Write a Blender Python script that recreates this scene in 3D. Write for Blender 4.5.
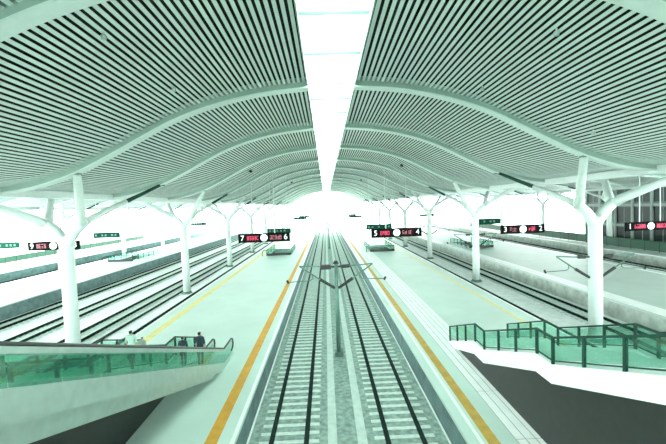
import bpy, bmesh, math, random
from mathutils import Matrix, Vector
random.seed(7)
for o in list(bpy.data.objects): bpy.data.objects.remove(o)
scene = bpy.context.scene
C = scene.collection

# ------------------------------------------------------------------ camera
EYE = 9.87            # eye height above the rails
CX = -0.55            # sideways from the middle of the hall
F = 357.0             # focal length in pixels of a 666 x 444 frame
cam = bpy.data.cameras.new('camera'); cam_o = bpy.data.objects.new('camera', cam); C.objects.link(cam_o)
cam.sensor_width = 36.0; cam.lens = F * 36.0 / 666.0; cam.clip_end = 3000
n = Vector(((325.5 - 333) / F, -(207 - 222) / F, -1)).normalized()     # where the rails run, in camera axes
th = math.radians(2.1)
xa = Vector((math.cos(th), math.sin(th), 0)); xa = (xa - n * xa.dot(n)).normalized()
za = xa.cross(n)
cam_o.matrix_world = Matrix.Translation((CX, 0, EYE)) @ Matrix((xa, n, za)).to_4x4()
scene.camera = cam_o

# ------------------------------------------------------------------ light: an even, bright overcast sky
world = bpy.data.worlds.new('world'); scene.world = world; world.use_nodes = True
bgn = world.node_tree.nodes['Background']
bgn.inputs[0].default_value = (0.90, 1.0, 0.96, 1); bgn.inputs[1].default_value = 15.0
vs = scene.view_settings
vs.view_transform = 'Standard'; vs.look = 'None'; vs.gamma = 1; vs.use_curve_mapping = False
vs.exposure = 0.0

# ------------------------------------------------------------------ materials
def mat(name, col, rough=0.5, metal=0.0, var=0.08, scale=3.0, bump=0.0, bscale=20.0, spec=0.5, emit=0.0):
    m = bpy.data.materials.new(name); m.use_nodes = True
    nt = m.node_tree; b = nt.nodes['Principled BSDF']
    b.inputs['Roughness'].default_value = rough; b.inputs['Metallic'].default_value = metal
    b.inputs['Specular IOR Level'].default_value = spec
    tc = nt.nodes.new('ShaderNodeTexCoord')
    ns = nt.nodes.new('ShaderNodeTexNoise'); ns.inputs['Scale'].default_value = scale; ns.inputs['Detail'].default_value = 4
    nt.links.new(tc.outputs['Object'], ns.inputs['Vector'])
    rp = nt.nodes.new('ShaderNodeValToRGB')
    rp.color_ramp.elements[0].position = 0.3; rp.color_ramp.elements[1].position = 0.7
    rp.color_ramp.elements[0].color = (*[max(0, c * (1 - var)) for c in col], 1)
    rp.color_ramp.elements[1].color = (*[min(1, c * (1 + var)) for c in col], 1)
    nt.links.new(ns.outputs['Fac'], rp.inputs['Fac']); nt.links.new(rp.outputs['Color'], b.inputs['Base Color'])
    if bump:
        n2 = nt.nodes.new('ShaderNodeTexNoise'); n2.inputs['Scale'].default_value = bscale
        nt.links.new(tc.outputs['Object'], n2.inputs['Vector'])
        bp = nt.nodes.new('ShaderNodeBump'); bp.inputs['Strength'].default_value = bump; bp.inputs['Distance'].default_value = 0.03
        nt.links.new(n2.outputs['Fac'], bp.inputs['Height']); nt.links.new(bp.outputs['Normal'], b.inputs['Normal'])
    if emit:
        b.inputs['Emission Color'].default_value = (*col, 1); b.inputs['Emission Strength'].default_value = emit
    return m

def glass_mat(name, col, gloss=0.10):
    m = bpy.data.materials.new(name); m.use_nodes = True; nt = m.node_tree
    nt.nodes.remove(nt.nodes['Principled BSDF']); out = nt.nodes['Material Output']
    t = nt.nodes.new('ShaderNodeBsdfTransparent'); t.inputs[0].default_value = (*col, 1)
    g = nt.nodes.new('ShaderNodeBsdfGlossy'); g.inputs['Roughness'].default_value = 0.08
    fr = nt.nodes.new('ShaderNodeFresnel'); fr.inputs[0].default_value = 1.45
    ad = nt.nodes.new('ShaderNodeMath'); ad.operation = 'MULTIPLY_ADD'; ad.inputs[1].default_value = 0.3; ad.inputs[2].default_value = gloss * 0.2
    nt.links.new(fr.outputs[0], ad.inputs[0])
    mx = nt.nodes.new('ShaderNodeMixShader'); nt.links.new(ad.outputs[0], mx.inputs[0])
    nt.links.new(t.outputs[0], mx.inputs[1]); nt.links.new(g.outputs[0], mx.inputs[2])
    nt.links.new(mx.outputs[0], out.inputs[0]); return m

def translucent_mat(name, col):
    m = bpy.data.materials.new(name); m.use_nodes = True; nt = m.node_tree
    nt.nodes.remove(nt.nodes['Principled BSDF']); out = nt.nodes['Material Output']
    t = nt.nodes.new('ShaderNodeBsdfTranslucent'); t.inputs[0].default_value = (*col, 1)
    d = nt.nodes.new('ShaderNodeBsdfTransparent'); d.inputs[0].default_value = (*col, 1)
    mx = nt.nodes.new('ShaderNodeMixShader'); mx.inputs[0].default_value = 0.6
    nt.links.new(t.outputs[0], mx.inputs[1]); nt.links.new(d.outputs[0], mx.inputs[2])
    nt.links.new(mx.outputs[0], out.inputs[0]); return m

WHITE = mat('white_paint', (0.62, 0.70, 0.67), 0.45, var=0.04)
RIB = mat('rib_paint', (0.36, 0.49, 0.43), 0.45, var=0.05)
LIT_EDGE = mat('lit_edge_paint', (0.74, 0.84, 0.80), 0.45, var=0.04)  # rib colour made paler, for the light on the lower edge
SLAT = mat('slat_paint', (0.68, 0.79, 0.745), 0.45, var=0.05, scale=1.2)
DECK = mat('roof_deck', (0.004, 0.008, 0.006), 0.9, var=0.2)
ROOFTOP = mat('roof_sheet', (0.55, 0.6, 0.58), 0.6)
BALLAST = mat('ballast', (0.29, 0.39, 0.35), 0.95, var=0.35, scale=4.0, bump=0.9, bscale=9)
BEDWHITE = mat('pale_track_bed', (0.88, 0.93, 0.91), 0.9, var=0.12, scale=2.0, bump=0.5, bscale=8)
SLEEPER = mat('sleeper_concrete', (0.66, 0.76, 0.71), 0.85, var=0.12, scale=5, bump=0.3)
RAILM = mat('rail_steel', (0.012, 0.030, 0.025), 0.85, 0.0, var=0.3, spec=0.15)
PLAT = mat('platform_paving', (0.57, 0.70, 0.645), 0.42, var=0.06, scale=0.35, bump=0.08, bscale=6)
PLATW = mat('outer_platform_paving', (0.50, 0.59, 0.55), 0.5, var=0.06, scale=0.4)
PAVER = mat('white_paver', (0.90, 0.92, 0.91), 0.5, var=0.06, scale=1.5)
JOINT = mat('joint_mortar', (0.45, 0.42, 0.42), 0.9, var=0.1)
PWALL2 = mat('platform_side_render', (0.44, 0.49, 0.45), 0.9, var=0.25, scale=1.5, bump=0.3)
PWALL = mat('platform_side_concrete', (0.15, 0.24, 0.24), 0.9, var=0.25, scale=1.5, bump=0.3)
ORANGE = mat('orange_line_paint', (0.66, 0.32, 0.03), 0.6, var=0.12, scale=2.0)
OCHRE = mat('ochre_line_paint', (0.55, 0.33, 0.06), 0.6, var=0.15, scale=2.0)
YELLOW = mat('yellow_line_paint', (0.80, 0.70, 0.28), 0.6, var=0.08)
TROUGH = mat('trough_lid_concrete', (0.58, 0.68, 0.63), 0.9, var=0.1)
GREENM = mat('dark_green_metal', (0.010, 0.050, 0.036), 0.6, 0.0, var=0.15, spec=0.2)
MASTM = mat('mast_paint', (0.10, 0.20, 0.165), 0.5, 0.2, var=0.12)
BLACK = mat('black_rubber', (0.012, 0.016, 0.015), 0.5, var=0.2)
STEEL = mat('brushed_steel', (0.45, 0.55, 0.51), 0.35, 0.7, var=0.08)
STAIRW = mat('stair_stone', (0.82, 0.88, 0.85), 0.6, var=0.05)
GLASS = glass_mat('green_glass', (0.70, 0.93, 0.85))
GLASSP = glass_mat('pale_green_glass', (0.74, 0.94, 0.87))
SKYPANE = translucent_mat('skylight_glass', (0.86, 0.92, 0.90))
SIGNBLK = mat('sign_black', (0.005, 0.007, 0.007), 0.9, var=0.1, spec=0.05)
LEDBACK = mat('led_matrix_face', (0.03, 0.010, 0.014), 0.9, var=0.1, spec=0.05)
LEDRED = mat('led_red', (0.80, 0.05, 0.14), 0.5, emit=0.4)
LEDDIM = mat('led_dim_red', (0.50, 0.16, 0.20), 0.5, emit=0.25)
SIGNWHITE = mat('sign_white', (0.9, 0.95, 0.93), 0.5, var=0.02, emit=0.5)
SIGNGREEN = mat('sign_green', (0.004, 0.055, 0.035), 0.8, var=0.1, spec=0.1)
SIGNPALE = mat('sign_pale_mark', (0.10, 0.22, 0.17), 0.6)
DARKWIN = mat('dark_window_glass', (0.006, 0.016, 0.014), 0.35, var=0.4, spec=0.25)
FACADE = mat('facade_panel', (0.05, 0.085, 0.075), 0.6, var=0.12)
MULL = mat('facade_mullion', (0.14, 0.18, 0.165), 0.5)
HEDGE = mat('hedge_leaf', (0.06, 0.24, 0.14), 0.8, var=0.4, scale=6)

# ------------------------------------------------------------------ mesh helpers
class MB:
    def __init__(s): s.v = []; s.f = []; s.mi = []; s.cur = 0
    def quad(s, *ps):
        k = len(s.v); s.v += [tuple(p) for p in ps]; s.f.append(tuple(range(k, k + len(ps)))); s.mi.append(s.cur); return s
    def box(s, x0, x1, y0, y1, z0, z1):
        k = len(s.v)
        s.v += [(x0,y0,z0),(x1,y0,z0),(x1,y1,z0),(x0,y1,z0),(x0,y0,z1),(x1,y0,z1),(x1,y1,z1),(x0,y1,z1)]
        for f in ((0,3,2,1),(4,5,6,7),(0,1,5,4),(1,2,6,5),(2,3,7,6),(3,0,4,7)):
            s.f.append(tuple(k + i for i in f)); s.mi.append(s.cur)
        return s
    def bar(s, p, q, w, h, up=(0,0,1)):
        p = Vector(p); q = Vector(q); d = (q - p).normalized(); sd = d.cross(Vector(up))
        if sd.length < 1e-4: sd = d.cross(Vector((0,1,0)))
        sd.normalize(); u = sd.cross(d).normalized(); sd *= w / 2; u *= h / 2
        k = len(s.v)
        for c in (p, q): s.v += [tuple(c - sd - u), tuple(c + sd - u), tuple(c + sd + u), tuple(c - sd + u)]
        for f in ((0,3,2,1),(4,5,6,7),(0,1,5,4),(1,2,6,5),(2,3,7,6),(3,0,4,7)):
            s.f.append(tuple(k + i for i in f)); s.mi.append(s.cur)
        return s
    def sweep(s, pts, rads, nseg=12):
        pts = [Vector(p) for p in pts]
        if not isinstance(rads, (list, tuple)): rads = [rads] * len(pts)
        k = len(s.v); ref = None
        for i, p in enumerate(pts):
            d = (pts[min(i + 1, len(pts) - 1)] - pts[max(i - 1, 0)]).normalized()
            if ref is None: ref = Vector((0, 1, 0)) if abs(d.y) < 0.9 else Vector((1, 0, 0))
            a = (ref - d * ref.dot(d)).normalized(); b = d.cross(a); ref = a
            for j in range(nseg):
                t = 2 * math.pi * j / nseg
                s.v.append(tuple(p + (a * math.cos(t) + b * math.sin(t)) * rads[i]))
        for i in range(len(pts) - 1):
            for j in range(nseg):
                j2 = (j + 1) % nseg
                s.f.append((k + i*nseg + j, k + i*nseg + j2, k + (i+1)*nseg + j2, k + (i+1)*nseg + j)); s.mi.append(s.cur)
        s.f.append(tuple(k + j for j in reversed(range(nseg)))); s.mi.append(s.cur)
        s.f.append(tuple(k + (len(pts)-1)*nseg + j for j in range(nseg))); s.mi.append(s.cur)
        return s
    def prism_x(s, poly, x0, x1):       # poly of (y, z), pushed along x
        k = len(s.v); m = len(poly)
        s.v += [(x0, y, z) for y, z in poly] + [(x1, y, z) for y, z in poly]
        s.f.append(tuple(range(k, k + m))); s.f.append(tuple(reversed(range(k + m, k + 2*m)))); s.mi += [s.cur, s.cur]
        for i in range(m):
            j = (i + 1) % m
            s.f.append((k + i, k + m + i, k + m + j, k + j)); s.mi.append(s.cur)
        return s
    def disc_y(s, x, y0, y1, z, r, nseg=24):
        return s.sweep([(x, y0, z), (x, y1, z)], r, nseg)
    def mesh(s, name, mats, smooth=False):
        me = bpy.data.meshes.new(name); me.from_pydata(s.v, [], s.f)
        for m in (mats if isinstance(mats, (list, tuple)) else [mats]): me.materials.append(m)
        me.polygons.foreach_set('material_index', s.mi)
        bm = bmesh.new(); bm.from_mesh(me); bmesh.ops.recalc_face_normals(bm, faces=bm.faces); bm.to_mesh(me); bm.free()
        if smooth:
            me.polygons.foreach_set('use_smooth', [len(p.vertices) == 4 for p in me.polygons])
        me.update(); return me
    def build(s, name, mats, parent=None, loc=(0,0,0), smooth=False):
        return put(name, s.mesh(name, mats, smooth), parent, loc)

def put(name, me, parent=None, loc=(0,0,0)):
    o = bpy.data.objects.new(name, me); C.objects.link(o); o.parent = parent; o.location = loc; return o
def tag(o, label=None, cat=None, group=None, kind=None):
    for k, v in (('label', label), ('category', cat), ('group', group), ('kind', kind)):
        if v: o[k] = v
    return o
def thing(name, label, cat, loc=(0,0,0), group=None, kind=None):
    return tag(put(name, None, None, loc), label, cat, group, kind)
def copy_tree(o, parent=None):
    c = o.copy(); C.objects.link(c); c.parent = parent
    for ch in o.children: copy_tree(ch, c)
    return c

# ------------------------------------------------------------------ layout numbers (metres; x sideways, y along the rails, z up, rail top = 0)
Y0, Y1 = -25.0, 330.0           # rails and platforms
ROOF0, ROOF1 = -10.5, 152.0
RIBS = [9.5 + 10 * i for i in range(15)]
GZ = -0.25                      # top of the ballast
PZ = 1.25                       # platform top
COL = 18.2                      # inner column rows
COLL, COLR = -48.2, 51.5        # outer column rows
WELL = (66.0, 76.0)             # stair wells in the platforms

PTS = [(0,6.42),(1.27,6.38),(4,6.12),(6.45,5.58),(8.5,4.88),(10.1,4.10),(12.0,3.12),(13.8,2.28),(15.7,1.68),(17.2,1.42),(18.2,1.36)]
def spline(pts, x):
    if x <= pts[0][0]: return pts[0][1]
    for i in range(len(pts) - 1):
        if x <= pts[i+1][0]:
            p0 = pts[max(i-1,0)]; p1 = pts[i]; p2 = pts[i+1]; p3 = pts[min(i+2, len(pts)-1)]
            h = p2[0] - p1[0]; t = (x - p1[0]) / h
            m1 = (p2[1]-p0[1]) / (p2[0]-p0[0]) * h; m2 = (p3[1]-p1[1]) / (p3[0]-p1[0]) * h
            return (2*t**3-3*t**2+1)*p1[1] + (t**3-2*t**2+t)*m1 + (-2*t**3+3*t**2)*p2[1] + (t**3-t**2)*m2
    return pts[-1][1]
def zc(x): return EYE + spline(PTS, abs(x))
def side_pts(a, b):             # vault over the side tracks, from valley a to valley b (distances)
    w = b - a
    return [(a,1.36),(a+1.0,1.42),(a+2.5,1.70),(a+4.4,2.28),(a+0.3*w,3.05),(a+0.5*w,3.45),(a+0.7*w,3.05),(b-4.4,2.28),(b-2.5,1.70),(b-1,1.42),(b,1.36),(b+1.5,1.5),(b+4.4,2.28),(b+8,3.0)]
SL = side_pts(COL, -COLL); SR = side_pts(COL, COLR)
def zl(x): return EYE + spline(SL, abs(x))
def zr(x): return EYE + spline(SR, abs(x))

def arc_steps(zf, xa, xb, pitch):
    out = []; x = xa; px, pz = xa, zf(xa); acc = 0; dx = (xb - xa) / 4000.0
    nextd = pitch / 2
    for i in range(1, 4001):
        x = xa + dx * i; z = zf(x); acc += math.hypot(x - px, z - pz)
        if acc >= nextd:
            out.append((x, z, math.atan2(z - pz, x - px))); nextd += pitch
        px, pz = x, z
    return out
def slat_section(mb, x, z, a, w, t, y0, y1):
    ca, sa = math.cos(a), math.sin(a)
    cs = [(-w/2, 0), (w/2, 0), (w/2, t), (-w/2, t)]
    pr = [(x + u*ca - v*sa, z + u*sa + v*ca) for u, v in cs]
    k = len(mb.v)
    mb.v += [(px, y0, pz) for px, pz in pr] + [(px, y1, pz) for px, pz in pr]
    for f in ((0,1,2,3),(7,6,5,4),(0,4,5,1),(1,5,6,2),(2,6,7,3),(3,7,4,0)):
        mb.f.append(tuple(k + i for i in f)); mb.mi.append(mb.cur)

# ------------------------------------------------------------------ ground
g = MB().box(-400, 400, -80, 700, GZ - 1.0, GZ).build('floor', BEDWHITE)
tag(g, 'pale ballast ground lying under all the rails and platforms', 'ground', kind='structure')
bed = MB().box(-4.25, 4.25, Y0, Y1, GZ, GZ + 0.06).build('ballast_bed', BALLAST, g)

# ------------------------------------------------------------------ central roof
roof = thing('ceiling', 'vaulted slatted station ceiling with curved ribs and a glazed ridge strip', 'ceiling', (0,0,0), kind='structure')
SK = 1.25
UP = 0.30                        # slats hang this far above the rib soffit
def surf(zf, xa, xb, y0, y1, off, nst=60):
    mb = MB()
    for i in range(nst):
        x0 = xa + (xb-xa)*i/nst; x1 = xa + (xb-xa)*(i+1)/nst
        mb.quad((x0,y0,zf(x0)+off),(x1,y0,zf(x1)+off),(x1,y1,zf(x1)+off),(x0,y1,zf(x0)+off))
    return mb
def lit_edge(zf, xa, xb, y, parent, N=40):  # pale strip under a rib: light on its soffit put into the colour
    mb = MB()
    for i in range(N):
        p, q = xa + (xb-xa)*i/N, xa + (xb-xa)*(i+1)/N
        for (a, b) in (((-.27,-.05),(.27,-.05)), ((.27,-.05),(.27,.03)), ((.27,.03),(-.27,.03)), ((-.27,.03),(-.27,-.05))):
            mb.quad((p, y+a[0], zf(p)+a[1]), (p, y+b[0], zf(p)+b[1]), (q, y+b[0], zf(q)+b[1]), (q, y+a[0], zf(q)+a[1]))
    mb.build('lit_edge', LIT_EDGE, parent)
for s in (-1, 1):
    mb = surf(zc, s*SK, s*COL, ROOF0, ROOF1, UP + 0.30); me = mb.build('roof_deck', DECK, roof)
    surf(zc, s*SK, s*(COL+0.4), ROOF0, ROOF1, UP + 0.62).build('roof_sheet', ROOFTOP, roof)
    MB().box(min(s*SK, s*(SK+0.06)), max(s*SK, s*(SK+0.06)), ROOF0, ROOF1, zc(SK)+0.12, zc(SK)+1.05).build('skylight_curb', RIB, roof)
    rest = MB()
    for (x, z, a) in arc_steps(lambda q: zc(q), SK + 0.08, COL - 0.3, 0.255):
        if s < 0: x, a = -x, -a
        one = MB(); slat_section(one, 0, 0, a, 0.142, 0.012, -4.78, 4.78)
        me = one.mesh('slat', SLAT)
        for yc in (14.5, 24.5): put('slat', me, roof, (x, yc, z + UP))
        slat_section(rest, x, z + UP, a, 0.142, 0.012, RIBS[2] + 0.2, ROOF1)
        slat_section(rest, x, z + UP, a, 0.142, 0.012, ROOF0, RIBS[0] - 0.2)
    tag(rest.build('slat_field', SLAT, roof), kind='stuff')
    for y in RIBS:
        mb = MB(); N = 40
        for i in range(N):
            xa_ = SK + (COL + 0.2 - SK) * i / N; xb_ = SK + (COL + 0.2 - SK) * (i+1) / N
            za_, zb_ = zc(xa_), zc(xb_); xa_ *= s; xb_ *= s
            for (p, q) in (((-.22,0),(.22,0)), ((.22,0),(.22,.55)), ((.22,.55),(-.22,.55)), ((-.22,.55),(-.22,0))):
                mb.quad((xa_, y+p[0], za_+p[1]), (xa_, y+q[0], za_+q[1]), (xb_, y+q[0], zb_+q[1]), (xb_, y+p[0], zb_+p[1]))
        rb = mb.build('rib', RIB, roof); lit_edge(zc, s*SK, s*(COL+0.2), y, rb)
for y in RIBS: MB().box(-SK, SK, y-0.1, y+0.1, zc(0)+0.18, zc(0)+0.42).build('skylight_tie', WHITE, roof)
PL = 10.0 / 3
pane_me = MB().box(-SK, SK, -PL/2+0.03, PL/2-0.03, -0.01, 0.01).mesh('skylight_pane', SKYPANE)
bar_me = MB().box(-SK, SK, -0.03, 0.03, -0.10, 0.01).mesh('glazing_bar', MASTM)
k = 0
y = RIBS[0] - 2 * PL
while y < ROOF1 - 0.1:
    put('skylight_pane', pane_me, roof, (0, y + PL/2, zc(0) + 0.44))
    put('glazing_bar', bar_me, roof, (0, y, zc(0) + 0.42)); y += PL
MB().box(-SK, SK, ROOF0, RIBS[0]-2*PL, zc(0)+0.43, zc(0)+0.45).build('skylight_pane', SKYPANE, roof)

# side roofs
for nm, s, xe, zf, lab in (('ceiling', -1, -COLL + 6, zl, 'low side vault of slats over the four tracks beyond the escalator platform'),
                           ('ceiling', 1, COLR + 6, zr, 'low side vault of slats over the tracks on the office building side')):
    r2 = thing(nm, lab, 'ceiling', kind='structure')
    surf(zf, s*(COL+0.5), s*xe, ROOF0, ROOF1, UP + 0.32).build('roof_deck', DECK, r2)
    surf(zf, s*(COL+0.4), s*xe, ROOF0, ROOF1, UP + 0.62).build('roof_sheet', ROOFTOP, r2)
    fl = MB()
    for (x, z, a) in arc_steps(zf, COL + 0.6, xe - 0.1, 0.255):
        slat_section(fl, s*x, z + UP, a*s, 0.142, 0.012, ROOF0, ROOF1)
    tag(fl.build('slat_field', SLAT, r2), kind='stuff')
    for y in RIBS:
        mb = MB(); N = 40
        for i in range(N):
            xa_ = COL + 0.2 + (xe - COL - 0.2) * i / N; xb_ = COL + 0.2 + (xe - COL - 0.2) * (i+1) / N
            za_, zb_ = zf(xa_), zf(xb_); xa_ *= s; xb_ *= s
            for (p, q) in (((-.22,0),(.22,0)), ((.22,0),(.22,.55)), ((.22,.55),(-.22,.55)), ((-.22,.55),(-.22,0))):
                mb.quad((xa_, y+p[0], za_+p[1]), (xa_, y+q[0], za_+q[1]), (xb_, y+q[0], zb_+q[1]), (xb_, y+p[0], zb_+p[1]))
        rb = mb.build('rib', RIB, r2); lit_edge(zf, s*(COL+0.2), s*xe, y, rb)
    for cx in (COL, abs(COLL) if s < 0 else COLR):
        gb = MB().box(s*cx-0.55, s*cx+0.55, ROOF0, ROOF1, EYE+1.18, EYE+1.62).build('valley_gutter', WHITE, r2)

# ------------------------------------------------------------------ platforms
def platform(x0, x1, label, pm, well=None, lines=(), wm=None):
    t = thing('platform', label, 'platform', ((x0+x1)/2, 0, GZ), kind='structure')
    cx = (x0+x1)/2; zt = PZ - GZ
    a, b = x0 - cx, x1 - cx
    seg = [(a, b, Y0, Y1)] if not well else [(a, b, Y0, WELL[0]), (a, well[0]-cx, *WELL), (well[1]-cx, b, *WELL), (a, b, WELL[1], Y1)]
    d = MB()
    for (p, q, y0, y1) in seg: d.box(p, q, y0, y1, zt - 0.14, zt)
    dk = d.build('deck', pm, t); tag(dk, kind='stuff') if well else None
    for sx in (a + 0.12, b - 0.37): MB().box(sx, sx + 0.25, Y0, Y1, 0, zt - 0.14).build('side_wall', wm or PWALL, t)
    if well: MB().box(well[0]-cx-0.2, well[1]-cx+0.2, WELL[0]-0.2, WELL[1]+0.2, 0.0, 0.02).build('well_floor', PLATW, t)
    for (lx, w, m) in lines: MB().box(lx-cx-w/2, lx-cx+w/2, Y0, Y1, zt, zt + 0.006).build('edge_line', m, t)
    return t
PA = platform(-14.5, -4.25, 'pale green platform that the escalator comes down to', PLAT, (-11.6, -7.4),
    [(-5.15, 0.48, ORANGE), (-4.35, 0.16, PAVER), (-13.15, 0.60, YELLOW), (-14.4, 0.16, PAVER)])
PB = platform(4.25, 14.5, 'pale green platform with a white paved strip and ochre line', PLAT, (7.6, 11.8),
    [(5.15, 0.42, OCHRE), (4.72, 0.14, PAVER), (13.15, 0.26, YELLOW), (14.4, 0.16, PAVER)])
PC = platform(23.0, 37.2, 'wide pale platform between the stair platform and the office building', PLATW, (26.2, 30.4), [(23.9, 1.5, PAVER), (35.9, 0.4, PAVER)], PWALL2)
PD = platform(-43.7, -33.0, 'pale platform across the four tracks from the escalator', PLATW, (-40.6, -36.4), [(-34.2, 0.4, PAVER)])
PE = platform(45.7, 58.5, 'far platform in front of the office building with green glass fence', PLATW, None, [(46.0, 0.5, PAVER)], PWALL2)
PF = platform(-63.0, -52.5, 'outermost pale platform bordered by a green glass fence', PLATW, None, [(-52.9, 0.5, PAVER)])
# white paved strip on the stair platform, laid in sections of long slabs
slab_me = MB().box(-0.155, 0.155, -1.64, 1.64, 0, 0.03).mesh('paving_slab', PAVER)
cxB = (4.25 + 14.5) / 2
MB().box(5.98 - cxB, 7.78 - cxB, 9.0, 64.8, PZ-GZ, PZ-GZ+0.012).build('slab_bedding', JOINT, PB)
yy = 10.7
while yy < 64:
    for i in range(5): put('paving_slab', slab_me, PB, (6.16 + 0.36*i - cxB, yy, PZ-GZ))
    yy += 3.33

# ------------------------------------------------------------------ railway tracks
sl_me = MB().prism_x([(-0.14,-0.22),(0.14,-0.22),(0.10,0.0),(-0.10,0.0)], -1.3, 1.3).mesh('sleeper', SLEEPER)
def rail_mesh(ya, yb):
    prof = [(-0.075,0),(0.075,0),(0.075,0.02),(0.02,0.04),(0.02,0.13),(0.038,0.14),(0.038,0.176),(-0.038,0.176),(-0.038,0.14),(-0.02,0.13),(-0.02,0.04),(-0.075,0.02)]
    mb = MB(); m = len(prof)
    mb.v = [(x, ya, z) for x, z in prof] + [(x, yb, z) for x, z in prof]
    mb.f = [tuple(range(m)), tuple(reversed(range(m, 2*m)))] + [(i, (i+1)%m, m+(i+1)%m, m+i) for i in range(m)]
    mb.mi = [0]*len(mb.f); return mb.mesh('rail', RAILM)
rl_me = rail_mesh(Y0, Y1)
def track(x, label, single=False):
    t = thing('railway_track', label, 'railway track', (x, 0, GZ))
    for s in (-1, 1): put('rail', rl_me, t, (s*0.755, 0, 0.075))
    if single:
        for i in range(150): put('sleeper', sl_me, t, (0, 12.0 + 0.6*i, 0.075))
        far = MB(); ys = [102.0 + 0.6*i for i in range(280)] + [12.0 - 0.6*i for i in range(1, 40)]
    else:
        far = MB(); ys = [5.0 + 0.6*i for i in range(300)]
    for y in ys: far.box(-1.3, 1.3, y-0.12, y+0.12, -0.02, 0.075)
    tag(far.build('sleeper_run', SLEEPER, t), kind='stuff')
    for s in (-1, 1): MB().box(s*0.755-0.11, s*0.755+0.11, Y0, Y1, 0.05, 0.082).build('rail_pad_strip', RAILM, t)
    return t
track(-2.5, 'railway track with concrete sleepers beside the orange platform line', True)
track(2.5, 'railway track with concrete sleepers beside the ochre platform line', True)
track(-16.25, 'railway track hidden close behind the outer edge of the escalator platform')
track(-21.25, 'railway track just beyond the column row past the escalator platform')
track(-26.25, 'second railway track beyond the column row past the escalator platform')
track(-31.25, 'railway track running along the dark wall of the platform across')
track(16.25, 'railway track hidden close behind the outer edge of the stair platform')
track(21.25, 'railway track between the stair side column row and the wide pale platform')
for x, lb in ((-45.5, 'inner railway track between the two outermost platforms on the escalator side'), (-50.6, 'outer railway track along the outermost platform on the escalator side'),
              (39.0, 'railway track along the back edge of the wide pale platform'), (44.0, 'railway track along the far platform below the office building')): track(x, lb)
# cable troughs between the central tracks
for x, lb in ((-0.62, 'orange'), (0.66, 'ochre')): tag(MB().box(x-0.2, x+0.2, Y0, Y1, GZ+0.06, GZ+0.14).build('cable_trough', TROUGH), 'long concrete cable trough between the central masts and the track by the %s line' % lb, 'cable trough', 'cable troughs between the central tracks')
tag(MB().box(-19.3, -19.08, Y0, Y1, GZ, GZ+0.12).build('cable_trough', RAILM), 'thin dark cable run along the column row past the escalator platform', 'cable trough')

# ------------------------------------------------------------------ branching columns
def make_tree():
    t = thing('branching_column', 'x', 'column', (0,0,GZ), kind='structure')
    z0 = -GZ
    MB().sweep([(0,0,0),(0,0,0.10),(0,0,0.10),(0,0,0.28)], [0.66,0.66,0.56,0.50], 16).build('base_plate', MASTM, t)
    MB().sweep([(0,0,0.1),(0,0,4),(0,0,8.0+z0),(0,0,8.55+z0)], [0.44,0.43,0.42,0.36], 20).build('trunk', WHITE, t, smooth=True)
    ztip = zc(13.8) + 0.05 + z0
    for s in (-1, 1):
        br = MB().sweep([(0,0,7.75+z0),(s*0.18,0,8.25+z0),(s*0.62,0,8.85+z0),(s*1.28,0,9.45+z0),(s*1.42,0,9.55+z0)], [0.36,0.37,0.36,0.34,0.26], 14).build('branch', WHITE, t, smooth=True)
        for d in (-1, 1):
            p0 = Vector((s*1.5, d*0.55, 9.72+z0)); p1 = Vector((s*4.4, d*5.0, ztip))
            far = (s > 0 and d > 0)
            if far:      # slim dark rod carrying on from the white strut
                pm = p0.lerp(p1, 0.45)
                st = MB().sweep([(s*1.2,0,9.35+z0), p0, pm], [0.28,0.24,0.17], 12).build('strut', WHITE, t, smooth=True)
                MB().sweep([pm, p1], [0.15,0.11], 10).build('strut_rod', GREENM, st, smooth=True)
            else:
                st = MB().sweep([(s*1.2,0,9.35+z0), p0, p1], [0.30,0.28,0.20], 12).build('strut', WHITE, t, smooth=True)
            MB().box(p1.x-0.17, p1.x+0.17, p1.y-0.17, p1.y+0.17, ztip-0.12, ztip-0.02).build('bearing', MASTM, st)
    return t
def arms(t, x0, z0):            # overhead line brackets to both sides
    for s in (-1, 1):
        ar = MB().sweep([(s*(x0+0.75),0,z0+5.62),(s*(x0+2.35),0,z0+5.72)], 0.045, 8).sweep([(s*(x0+0.95),0,z0+4.75),(s*(x0+2.3),0,z0+5.68)], 0.05, 8).build('bracket_tube', MASTM, t)
        MB().sweep([(s*x0,0,z0+5.6),(s*(x0+0.3),0,z0+5.61),(s*(x0+0.3),0,z0+5.61),(s*(x0+0.8),0,z0+5.63)], [0.07,0.07,0.12,0.12], 10).build('insulator', BLACK, ar)
        MB().sweep([(s*x0,0,z0+4.15),(s*(x0+0.98),0,z0+4.78)], [0.09,0.11], 10).build('insulator', BLACK, ar)
        MB().sweep([(s*(x0+1.5),0,z0+5.1),(s*(x0+1.45),0,z0+4.85),(s*(x0+1.65),0,z0+4.72),(s*(x0+3.2),0,z0+4.66)], 0.03, 8).build('steady_arm', MASTM, ar)
        MB().sweep([(s*(x0+3.1),0,z0+4.58),(s*(x0+3.2),0,z0+4.8)], 0.07, 8).build('clamp', BLACK, ar)
tree0 = make_tree()
ORD = ('first', 'second', 'third', 'fourth', 'fifth', 'sixth', 'seventh')
rows = [(-COL, 'column from the concourse in the row beyond the escalator platform', 'columns beyond the escalator platform', 7, False),
        (COL, 'column from the concourse in the row beyond the stair platform', 'columns beyond the stair platform', 7, True),
        (COLL, 'column in the outermost row on the escalator side', 'columns of the outer row on the escalator side', 5, False),
        (COLR, 'column in the row on the far platform before the offices', 'columns of the outer row on the office side', 5, False)]
first = True
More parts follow.
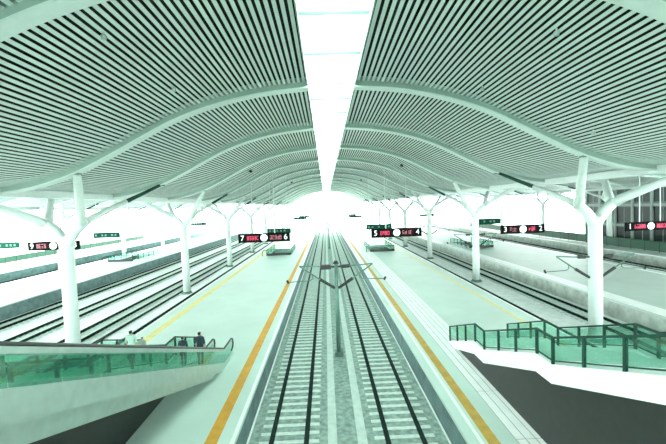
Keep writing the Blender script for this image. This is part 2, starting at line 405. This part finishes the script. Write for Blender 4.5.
for (x, lb, gp, cnt, brk) in rows:
    for i in range(cnt):
        yy = 24.5 + 20 * (i + 7 - cnt)
        t = tree0 if first else copy_tree(tree0); first = False
        t.location = (x, yy, GZ); t['label'] = ORD[i] + ' white branching steel ' + lb; t['group'] = gp
        t.scale.x = -1 if x > 0 else 1
        if x == COLR:
            H = zc(13.8) - GZ; t.location.z = PZ; t.scale.z = (H - (PZ - GZ)) / H
        if brk and i < 3: arms(t, 0.42, -GZ + 0.1)

# ------------------------------------------------------------------ overhead line masts between the central tracks
def make_mast():
    t = thing('overhead_line_mast', 'dark green overhead line mast with two bracket arms between the central tracks', 'mast', (0,0,GZ), 'masts between the central tracks')
    MB().box(-0.28, 0.28, -0.28, 0.28, 0, 0.34).build('foot', MASTM, t)
    MB().sweep([(0,0,0.3),(0,0,6.35)], [0.15,0.12], 12).build('pole', MASTM, t, smooth=True)
    MB().sweep([(0,0,6.3),(0,0,6.35),(0,0,6.5)], [0.2,0.2,0.1], 10).build('pole_cap', BLACK, t)
    arms(t, 0.12, -GZ + 0.25)
    MB().box(-1.05, -0.35, -0.15, 0.15, 5.95, 6.25).build('switch_box', BLACK, t)
    return t
m0 = make_mast(); m0.location = (0, 23.8, GZ)
m0['label'] = 'dark green overhead line mast between the foot of the escalator and the staircase'
for yy, lb in ((86.0, 'dark green overhead line mast between the central tracks just past the stairwells'), (148.0, 'dark green overhead line mast between the central tracks at the roof end')):
    m = copy_tree(m0); m.location = (0, yy, GZ); m['label'] = lb

# ------------------------------------------------------------------ hanging signs
def glyph(ch, size, m, parent, loc):
    cu = bpy.data.curves.new('numeral', 'FONT'); cu.body = ch; cu.size = size; cu.extrude = 0.01; cu.align_x = 'CENTER'; cu.align_y = 'CENTER'
    tmp = bpy.data.objects.new('tmp', cu); C.objects.link(tmp)
    bpy.context.view_layer.update()
    me = bpy.data.meshes.new_from_object(tmp.evaluated_get(bpy.context.evaluated_depsgraph_get()))
    bpy.data.objects.remove(tmp); me.materials.clear(); me.materials.append(m)
    me.transform(Matrix.Rotation(math.pi/2, 4, 'X'))
    return put('numeral', me, parent, loc)
def led_run(x0, x1, h, m, parent, y):
    mb = MB(); x = x0
    while x < x1 - 0.2:
        for r in range(4):
            zz = -h/2 + h * r / 3.0
            if random.random() < 0.72: mb.box(x, x + 0.20 + 0.06*random.random(), y-0.012, y, zz-0.035, zz+0.035)
        for c in (0, 0.2):
            if random.random() < 0.75: mb.box(x + c, x + c + 0.06, y-0.012, y, -h/2, h/2 * (1 if random.random() < .6 else 0))
        x += 0.34
    return tag(mb.build('led_text', m, parent), kind='stuff')
def sign(x, w, label, left, right, zf, bright, y=51.0, z=5.83, clock=True):
    t = thing('platform_sign', label, 'sign', (x, y, z)); h = 1.25; hw = w/2
    MB().box(-hw, hw, -0.16, 0.16, -h/2, h/2).build('housing', SIGNBLK, t)
    for s, ld in ((-1, bright[0]), (1, bright[1])):
        a, b = sorted((s*0.75, s*(hw-1.15)))
        p = MB().box(a, b, -0.185, -0.16, -0.42, 0.42).build('led_panel', LEDBACK, t)
        led_run(a + 0.1, b - 0.05, 0.5, LEDRED if ld else LEDDIM, p, -0.187)
        hx = s*hw*0.42; MB().sweep([(hx, 0, h/2), (hx, 0, zf(x+hx) + 0.40 - z)], 0.07, 8).build('hanger_tube', WHITE, t)
    if clock: MB().disc_y(0, -0.22, -0.16, 0, 0.5).build('clock_face', SIGNWHITE, t)
    if left: glyph(left, 1.05, SIGNWHITE, t, (-hw+0.58, -0.175, 0))
    if right: glyph(right, 1.05, SIGNWHITE, t, (hw-0.58, -0.175, 0))
sign(-9.45, 7.3, 'black sign with red lettering and clock hung over the escalator platform', '7', '6', zc, (1, 0))
sign(9.5, 7.2, 'black sign with red lettering and clock hung over the platform with white paved strip', '5', '4', zc, (1, 0))
sign(27.8, 6.3, 'black sign with red lettering and clock hung over the wide pale platform', '3', '2', zr, (0, 1), z=5.65)
sign(-39.0, 7.1, 'black sign with dim lettering partly hidden behind a white column', '9', '8', zl, (0, 0))
sign(46.6, 7.3, 'black sign with red lettering hung before the office building', '1', None, zr, (1, 1), z=5.4)
def green_sign(x, y, z, w, h, zf, label, group=None):
    t = thing('hanging_sign', label, 'sign', (x, y, z), group)
    p = MB().box(-w/2, w/2, -0.1, 0.1, -h/2, h/2).build('board', SIGNGREEN, t)
    mb = MB(); q = -w/2 + 0.3
    while q < w/2 - 0.5:
        mb.box(q, q + 0.3, -0.115, -0.1, -h*0.16, h*0.16); q += 0.62 if random.random() < .7 else 1.1
    tag(mb.build('marking', SIGNPALE, p), kind='stuff')
    for s in (-1, 1): MB().sweep([(s*w*0.35, 0, h/2), (s*w*0.35, 0, zf(x + s*w*0.35) + 0.40 - z)], 0.05, 8).build('hanger_tube', WHITE, t)
green_sign(-8.6, 61, 6.1, 4.0, 0.85, zc, 'dark green hanging sign showing just above the black sign over the escalator platform')
green_sign(8.5, 61, 6.15, 4.4, 0.85, zc, 'dark green hanging sign showing just above the black sign by the white paved strip')
green_sign(-39.5, 64, 6.3, 4.6, 1.0, zl, 'dark green hanging sign beyond the black sign hidden by a column')
green_sign(27.8, 62, 6.3, 4.4, 1.05, zr, 'dark green hanging sign beside the black sign over the wide pale platform')
green_sign(-51.5, 58, 5.6, 3.4, 1.0, zl, 'dark green hanging sign over the outermost platform on the escalator side')
for (x, y, zf, lb) in ((-9.2, 118, zc, 'small green sign hanging second beyond the stairwell of the escalator platform'), (9.2, 118, zc, 'small green sign hanging second beyond the stairwell of the stair platform'),
        (-9.0, 140, zc, 'smallest green sign at the far end of the escalator platform'), (9.0, 140, zc, 'smallest green sign at the far end of the stair platform'),
        (-36, 100, zl, 'small green sign far down the platform across the four tracks'), (29, 104, zr, 'small green sign far down the wide pale platform')):
    green_sign(x, y, 6.4, 4.4, 0.8, zf, lb)

# ------------------------------------------------------------------ stair wells with glass railings
def well(x0, x1, lab, y0=WELL[0], y1=WELL[1], group=None):
    t = thing('stairwell_railing', lab, 'railing', ((x0+x1)/2, y0, PZ), group)
    w = (x1-x0)/2 + 0.12; L = y1 - y0
    MB().box(-w-0.05, w+0.05, -0.17, 0.0, 0, 0.42).build('kerb', BLACK, t)
    for s in (-1, 1):
        MB().sweep([(s*w, 0, 1.05), (s*w, L, 1.05)], 0.05, 8).build('top_rail', GREENM, t)
        for i in range(5): MB().box(s*w-0.012, s*w+0.012, L*i/5+0.06, L*(i+1)/5-0.06, 0.12, 0.98).build('glass_panel', GLASSP, t)
        for i in range(6): MB().box(s*w-0.04, s*w+0.04, L*i/5-0.04, L*i/5+0.04, 0, 1.03).build('post', GREENM, t)
    MB().sweep([(-w, 0, 1.05), (w, 0, 1.05)], 0.05, 8).build('top_rail', GREENM, t)
    for i in range(3): MB().box(-w+2*w*i/3+0.06, -w+2*w*(i+1)/3-0.06, -0.012, 0.012, 0.44, 0.98).build('glass_panel', GLASSP, t)
    for i in range(8): MB().box(-w+0.2, w-0.2, L-0.32*(i+1), L-0.32*i, -0.17*(i+1)-0.1, -0.17*(i+1)).build('step', STAIRW, t)
    for s in (-1,): MB().sweep([(-w-0.75,-0.4,0.0),(-w-0.75,-0.4,0.8),(-w-0.6,-0.1,1.0),(-w-0.2,0.6,1.0)], 0.06, 8).build('end_loop', GREENM, t)
well(-11.6, -7.4, 'glass railed stairwell sunk into the escalator platform')
well(7.6, 11.8, 'glass railed stairwell sunk into the platform with white paved strip')
well(26.2, 30.4, 'glass railed stairwell sunk into the wide pale platform before the offices')
well(-40.6, -36.4, 'glass railed stairwell sunk into the platform across the four tracks')

# ------------------------------------------------------------------ concourse that the stairs come down from
CZ = 8.25
wb = tag(MB().box(-26, 26, -12.6, -12.2, CZ, 17.5).build('light_block_wall', PLATW), 'pale wall added behind the camera to block light, never in view', 'wall', kind='structure')  # added out of view, keeps light from behind off the near roof
cf = tag(MB().box(-26, 26, -30, 2.0, CZ-0.7, CZ).build('concourse_floor', STAIRW), 'raised concourse floor at the head of the stairs and escalator', 'floor', kind='structure')

FL = [(2.0, 8.25, 6.2, 5.92, 14), (7.2, 5.92, 11.5, 4.27, 11), (12.4, 4.27, 16.7, 2.66, 11), (17.75, 2.66, 21.5, 1.25, 10)]   # y, z at the head; y, z at the foot; steps
def stair(x0, x1, label):
    t = thing('staircase', label, 'staircase', ((x0+x1)/2, 21.5, PZ))
    def P(y, z): return (y - 21.5, z - PZ)
    w = (x1-x0)/2
    steps = 0
    for (ya, za, yb, zb, ns) in FL:
        for i in range(ns - 1):
            sy0 = ya + (yb-ya)*i/(ns-1); sy1 = ya + (yb-ya)*(i+1)/(ns-1); zt = za - (za-zb)*(i+1)/ns
            p, q = P(sy0, zt)[0], P(sy1, zt)[0]
            MB().box(-w+0.1, w-0.1, p, q+0.02, P(0, zt)[1]-0.28, P(0, zt)[1]).build('step', STAIRW, t)
    for i in range(len(FL)-1):
        z = FL[i][3] - PZ; MB().box(-w+0.1, w-0.1, FL[i][2]-21.5, FL[i+1][0]-21.5, z-0.35, z).build('landing', STAIRW, t)
    path = []
    for (ya, za, yb, zb, ns) in FL: path += [P(ya, za), P(yb, zb)]
    for s in (-1, 1):
        top = [(y, z + 0.10) for y, z in path] + [(0.25, 0.02)]
        low = [(0.25, 0.0), (-0.9, 0.0)] + [(y, z - 0.55) for y, z in reversed(path[:-1])]
        a, b = sorted((s*w, s*(w-0.12)))
        MB().prism_x(top + low, a, b).build('stringer', STAIRW, t)
        xx = s*(w-0.06)
        u0, u1 = sorted((s*(w-0.16), s*(w-0.22)))
        MB().prism_x([(-0.6, 0.0)] + [(y, z - 0.5) for y, z in reversed(path[:-1])] + [(path[0][0], 0.0)], u0, u1).build('understair_shade', BLACK, t)  # black sheet standing in for the shade beneath the flights
        for fi, (ya, za, yb, zb, ns) in enumerate(FL):
            (p, za2), (q, zb2) = P(ya, za), P(yb, zb)
            segs = [(p, za2, q, zb2, 3)]
            if fi < 3: segs.append((q, zb2, FL[fi+1][0]-21.5, zb2, 1))
            for (u, zu, v, zv, k) in segs:
                MB().bar((xx, u, zu+1.0), (xx, v, zv+1.0), 0.07, 0.07).build('handrail', GREENM, t)
                MB().bar((xx, u, zu+0.22), (xx, v, zv+0.22), 0.04, 0.04).build('lower_rail', GREENM, t)
                for i in range(k):
                    f0, f1 = i/k, (i+1)/k
                    a0, b0 = u+(v-u)*f0, zu+(zv-zu)*f0; a1, b1 = u+(v-u)*f1, zu+(zv-zu)*f1
                    MB().box(xx-0.04, xx+0.04, a0-0.04, a0+0.04, b0, b0+1.03).build('post', GREENM, t)
                    MB().prism_x([(a0+0.05, b0+0.26), (a1-0.05, b1+0.26), (a1-0.05, b1+0.94), (a0+0.05, b0+0.94)], xx-0.01, xx+0.01).build('glass_panel', GLASS, t)
        MB().box(xx-0.04, xx+0.04, -0.04, 0.04, 0, 1.03).build('post', GREENM, t)
    return t
stair(6.75, 10.45, 'white staircase with dark green railings and green glass panels on the stair platform')
stair(-12.0, -8.25, 'white staircase with green glass railings beside the escalator')

def escalator(xa, xb):
    t = thing('escalator', 'escalator with glass sides and black handrails going down to the platform', 'escalator', ((xa+xb)/2, 20.0, PZ))
    w = (xb-xa)/2; SLP = 0.409
    ys, ye = 2.6 - 20, 19.7 - 20; zs = CZ - PZ
    body = [(2.0-20, zs), (ys, zs), (ye, 0.02), (1.2, 0.02), (1.2, 0.0), (ye-1.6, 0.0), (2.0-20, zs-1.0)]
    MB().prism_x(body, -w+0.16, w-0.16).build('truss', STEEL, t)
    k = 0; y = ys
    while y < ye - 0.2:
        z = zs - (y - ys)*SLP; MB().box(-w+0.2, w-0.2, y, y+0.42, z-0.14, z+0.01).build('tread', STEEL, t); y += 0.4
    for s in (-1, 1):
        x = s*w
        MB().prism_x([(2.0-20, zs+0.12), (ys, zs+0.12), (ye, 0.14), (1.3, 0.14), (1.3, 0.0), (ye-0.8, 0.0), (2.0-20, zs-0.35)], x-0.1, x+0.1).build('skirt', STEEL, t)
        up = 0.95
        run = [(x, -17.9, zs+up), (x, ys, zs+up), (x, ye, 0+up), (x, 1.25, up), (x, 1.48, up-0.12), (x, 1.56, up-0.38), (x, 1.44, up-0.62), (x, 1.2, up-0.7)]
        MB().sweep(run, 0.05, 8).build('handrail', BLACK, t)
        for a, b in zip(run[:3], run[1:4]): MB().bar((a[0], a[1], a[2]-0.11), (b[0], b[1], b[2]-0.11), 0.08, 0.13).build('rail_guide', STEEL, t)
        nP = 13
        for i in range(nP):
            a0 = ys + (ye-ys)*i/nP; a1 = ys + (ye-ys)*(i+1)/nP
            b0 = zs - (a0-ys)*SLP; b1 = max(0, zs - (a1-ys)*SLP)
            MB().prism_x([(a0+0.02, b0+0.12), (a1-0.02, b1+0.12), (a1-0.02, b1+0.86), (a0+0.02, b0+0.86)], x-0.008, x+0.008).build('glass_panel', GLASS, t)
        MB().box(x-0.008, x+0.008, ye+0.02, 1.3, 0.12, 0.86).build('glass_panel', GLASS, t)
    return t
escalator(-7.6, -6.5)

# ------------------------------------------------------------------ people on the stairs by the escalator
def skin_mat(n, c): return mat(n, c, 0.6, var=0.05)
SKIN = skin_mat('skin', (0.62, 0.42, 0.33)); HAIR = skin_mat('dark_hair', (0.012, 0.012, 0.014))
def person(label, loc, rz, shirt, trousers, size=1.0):
    J = {'pel':(0,0,.95,.15), 'wst':(0,0,1.10,.13), 'chs':(0,.0,1.32,.16), 'nk0':(0,0,1.47,.09), 'nk':(0,.01,1.53,.055), 'hd':(0,.02,1.62,.095), 'hd2':(0,.015,1.70,.085),
         'shl':(-.18,0,1.42,.07), 'ell':(-.25,.02,1.14,.045), 'wrl':(-.22,.16,.95,.033), 'hal':(-.21,.21,.88,.035),
         'shr':(.18,0,1.42,.07), 'elr':(.25,-.03,1.14,.045), 'wrr':(.25,.05,.90,.033), 'har':(.25,.08,.82,.035),
         'hil':(-.09,0,.88,.10), 'knl':(-.10,.08,.50,.065), 'anl':(-.10,.03,.09,.045), 'fol':(-.10,.16,.04,.04),
         'hir':(.09,0,.88,.10), 'knr':(.10,.02,.48,.065), 'anr':(.10,-.10,.09,.045), 'for':(.10,.03,.04,.04)}
    E = ['pel-wst','wst-chs','chs-nk0','nk0-nk','nk-hd','hd-hd2','chs-shl','shl-ell','ell-wrl','wrl-hal','chs-shr','shr-elr','elr-wrr','wrr-har','pel-hil','hil-knl','knl-anl','anl-fol','pel-hir','hir-knr','knr-anr','anr-for']
    ks = list(J); me = bpy.data.meshes.new('person')
    me.from_pydata([J[k][:3] for k in ks], [tuple(ks.index(q) for q in e.split('-')) for e in E], [])
    o = bpy.data.objects.new('tmp', me); C.objects.link(o)
    md = o.modifiers.new('s', 'SKIN')
    for i, k in enumerate(ks):
        sv = me.skin_vertices[0].data[i]; r = J[k][3]; sv.radius = (r, r * (0.75 if k in ('pel','wst','chs') else 1)); sv.use_root = (k == 'pel')
    sd = o.modifiers.new('d', 'SUBSURF'); sd.levels = 2
    bpy.context.view_layer.update()
    bme = bpy.data.meshes.new_from_object(o.evaluated_get(bpy.context.evaluated_depsgraph_get())); bpy.data.objects.remove(o)
    bme.materials.clear()
    for m in (SKIN, shirt, trousers, HAIR): bme.materials.append(m)
    for p in bme.polygons:
        c = p.center; p.use_smooth = True
        if c.z > 1.50: p.material_index = 3 if (c.z > 1.66 or (c.y < 0.0 and c.z > 1.55)) else 0
        elif c.z < 0.10: p.material_index = 3
        elif abs(c.x) > 0.17 and c.z < 1.12: p.material_index = 0
        else: p.material_index = 1 if c.z > 0.97 else 2
    b = put('person', bme, None, loc); b.rotation_euler.z = rz; b.scale = (size,)*3
    return tag(b, label, 'person')
S1 = skin_mat('pale_shirt', (0.55, 0.72, 0.66)); S2 = skin_mat('navy_shirt', (0.03, 0.05, 0.07)); S3 = skin_mat('grey_shirt', (0.42, 0.47, 0.47)); T1 = skin_mat('dark_trousers', (0.03, 0.045, 0.045))
def stz(y):
    for i, (ya, za, yb, zb, ns) in enumerate(FL):
        if ya <= y <= yb:
            k = int((y-ya)/((yb-ya)/(ns-1))); return za - (za-zb)*(min(k, ns-2)+1)/ns
        if i < 3 and yb < y < FL[i+1][0]: return zb
    return PZ
def esz(y): return CZ - (0.4*int((y-2.6)/0.4))*0.409 + 0.01
for (x, y, z, rz, sh, sz, lb) in ((-10.1, 17.05, 2.66, 0.2, S1, 0.97, 'person in a pale shirt standing on the lowest stair landing'),
        (-10.5, 17.5, 2.66, 0, S2, 0.66, 'short person in a dark top on the lowest stair landing'),
        (-9.75, 17.4, 2.66, 3.0, S3, 0.70, 'short person in a grey top on the lowest stair landing'),
        (-7.05, 15.6, esz(15.6), 0, S2, 0.82, 'shorter person in dark clothes riding the escalator'),
        (-7.05, 17.6, esz(17.6), 0, S2, 1.0, 'taller person in dark clothes near the foot of the escalator')):
    person(lb, (x, y, z), rz, sh, T1, sz)

# ------------------------------------------------------------------ green glass fences at the outer platforms
def fence(x, y0, y1, label, h=1.6):
    t = thing('glass_fence', label, 'fence', (x, y0, PZ)); L = y1 - y0; nn = int(L/2.5)
    for i in range(nn):
        MB().box(-0.015, 0.015, L*i/nn+0.05, L*(i+1)/nn-0.05, 0.1, h-0.05).build('glass_panel', FENCEG, t)
        MB().box(-0.04, 0.04, L*i/nn-0.04, L*i/nn+0.04, 0, h).build('post', GREENM, t)
    MB().box(-0.05, 0.05, 0, L, h-0.04, h+0.04).build('top_rail', GREENM, t)
FENCEG = mat('fence_green_glass', (0.012, 0.075, 0.042), 0.6, var=0.2, scale=0.6)
fence(49.0, 22, 122, 'long green glass fence on the far platform below the offices')
fence(-62.4, 22, 122, 'long green glass fence along the outermost platform on the escalator side', 1.3)

# ------------------------------------------------------------------ office building
bld = thing('office_building', 'office block with dark windows and pale mullions behind the far platform', 'building', (60.0, 40.0, GZ))
BL, FHH, NB, NF = 42.0, 4.1, 10, 6
bw = BL / NB
MB().box(0.3, 16, 0, BL, 0, FHH*NF+1.0).build('wall', FACADE, bld)
win_me = MB().box(-0.06, 0.06, 0.0, bw-0.45, 0.0, FHH-1.05).mesh('window', DARKWIN)
tr_me = MB().box(-0.04, 0.02, -0.05, 0.05, 0.0, FHH-1.05).mesh('window_bar', MULL)
for i in range(NB):
    for j in range(NF):
        wn = put('window', win_me, bld, (0.3, bw*i+0.22, FHH*j+0.75))
        put('window_bar', tr_me, wn, (-0.06, bw/2-0.22, 0))
for i in range(NB+1): MB().box(-0.1, 0.32, bw*i-0.2, bw*i+0.2, 0, FHH*NF+1).build('mullion', MULL, bld)
for j in range(1, NF+1): MB().box(0.05, 0.32, 0, BL, FHH*j-0.15, FHH*j+0.35).build('floor_band', MULL, bld)

# ------------------------------------------------------------------ small dark fittings on the ceiling
for i, (x, y) in enumerate(((-7.2, 11.4), (7.3, 11.9), (-7.15, 16.4), (7.3, 17.5), (12.4, 17.0), (-9.3, 43.0), (9.0, 44.0), (-7.4, 75.0), (7.2, 76.0))):
    lb, gp = (('small grey round loudspeaker under the slats before the first full rib', 'grey ceiling loudspeakers') if y < 30 else
              ('black round loudspeaker under the slats above the hanging platform signs', 'black ceiling loudspeakers') if y < 60 else
              ('tiny black loudspeaker under the slats beyond the hanging platform signs', 'far ceiling loudspeakers'))
    t = thing('ceiling_loudspeaker', lb, 'loudspeaker', (x, y, zc(x)+UP-0.02), gp)
    r = 0.10 if y < 30 else 0.2
    MB().sweep([(0,0,0.02),(0,0,-0.1)], [0.03,0.03], 8).build('stem', WHITE if y < 30 else BLACK, t)
    MB().sweep([(0,0,-0.08),(0,0,-0.12),(0,0,-0.12-r)], [r*0.7,r,r*0.75], 14).build('speaker_body', STEEL if y < 30 else BLACK, t)
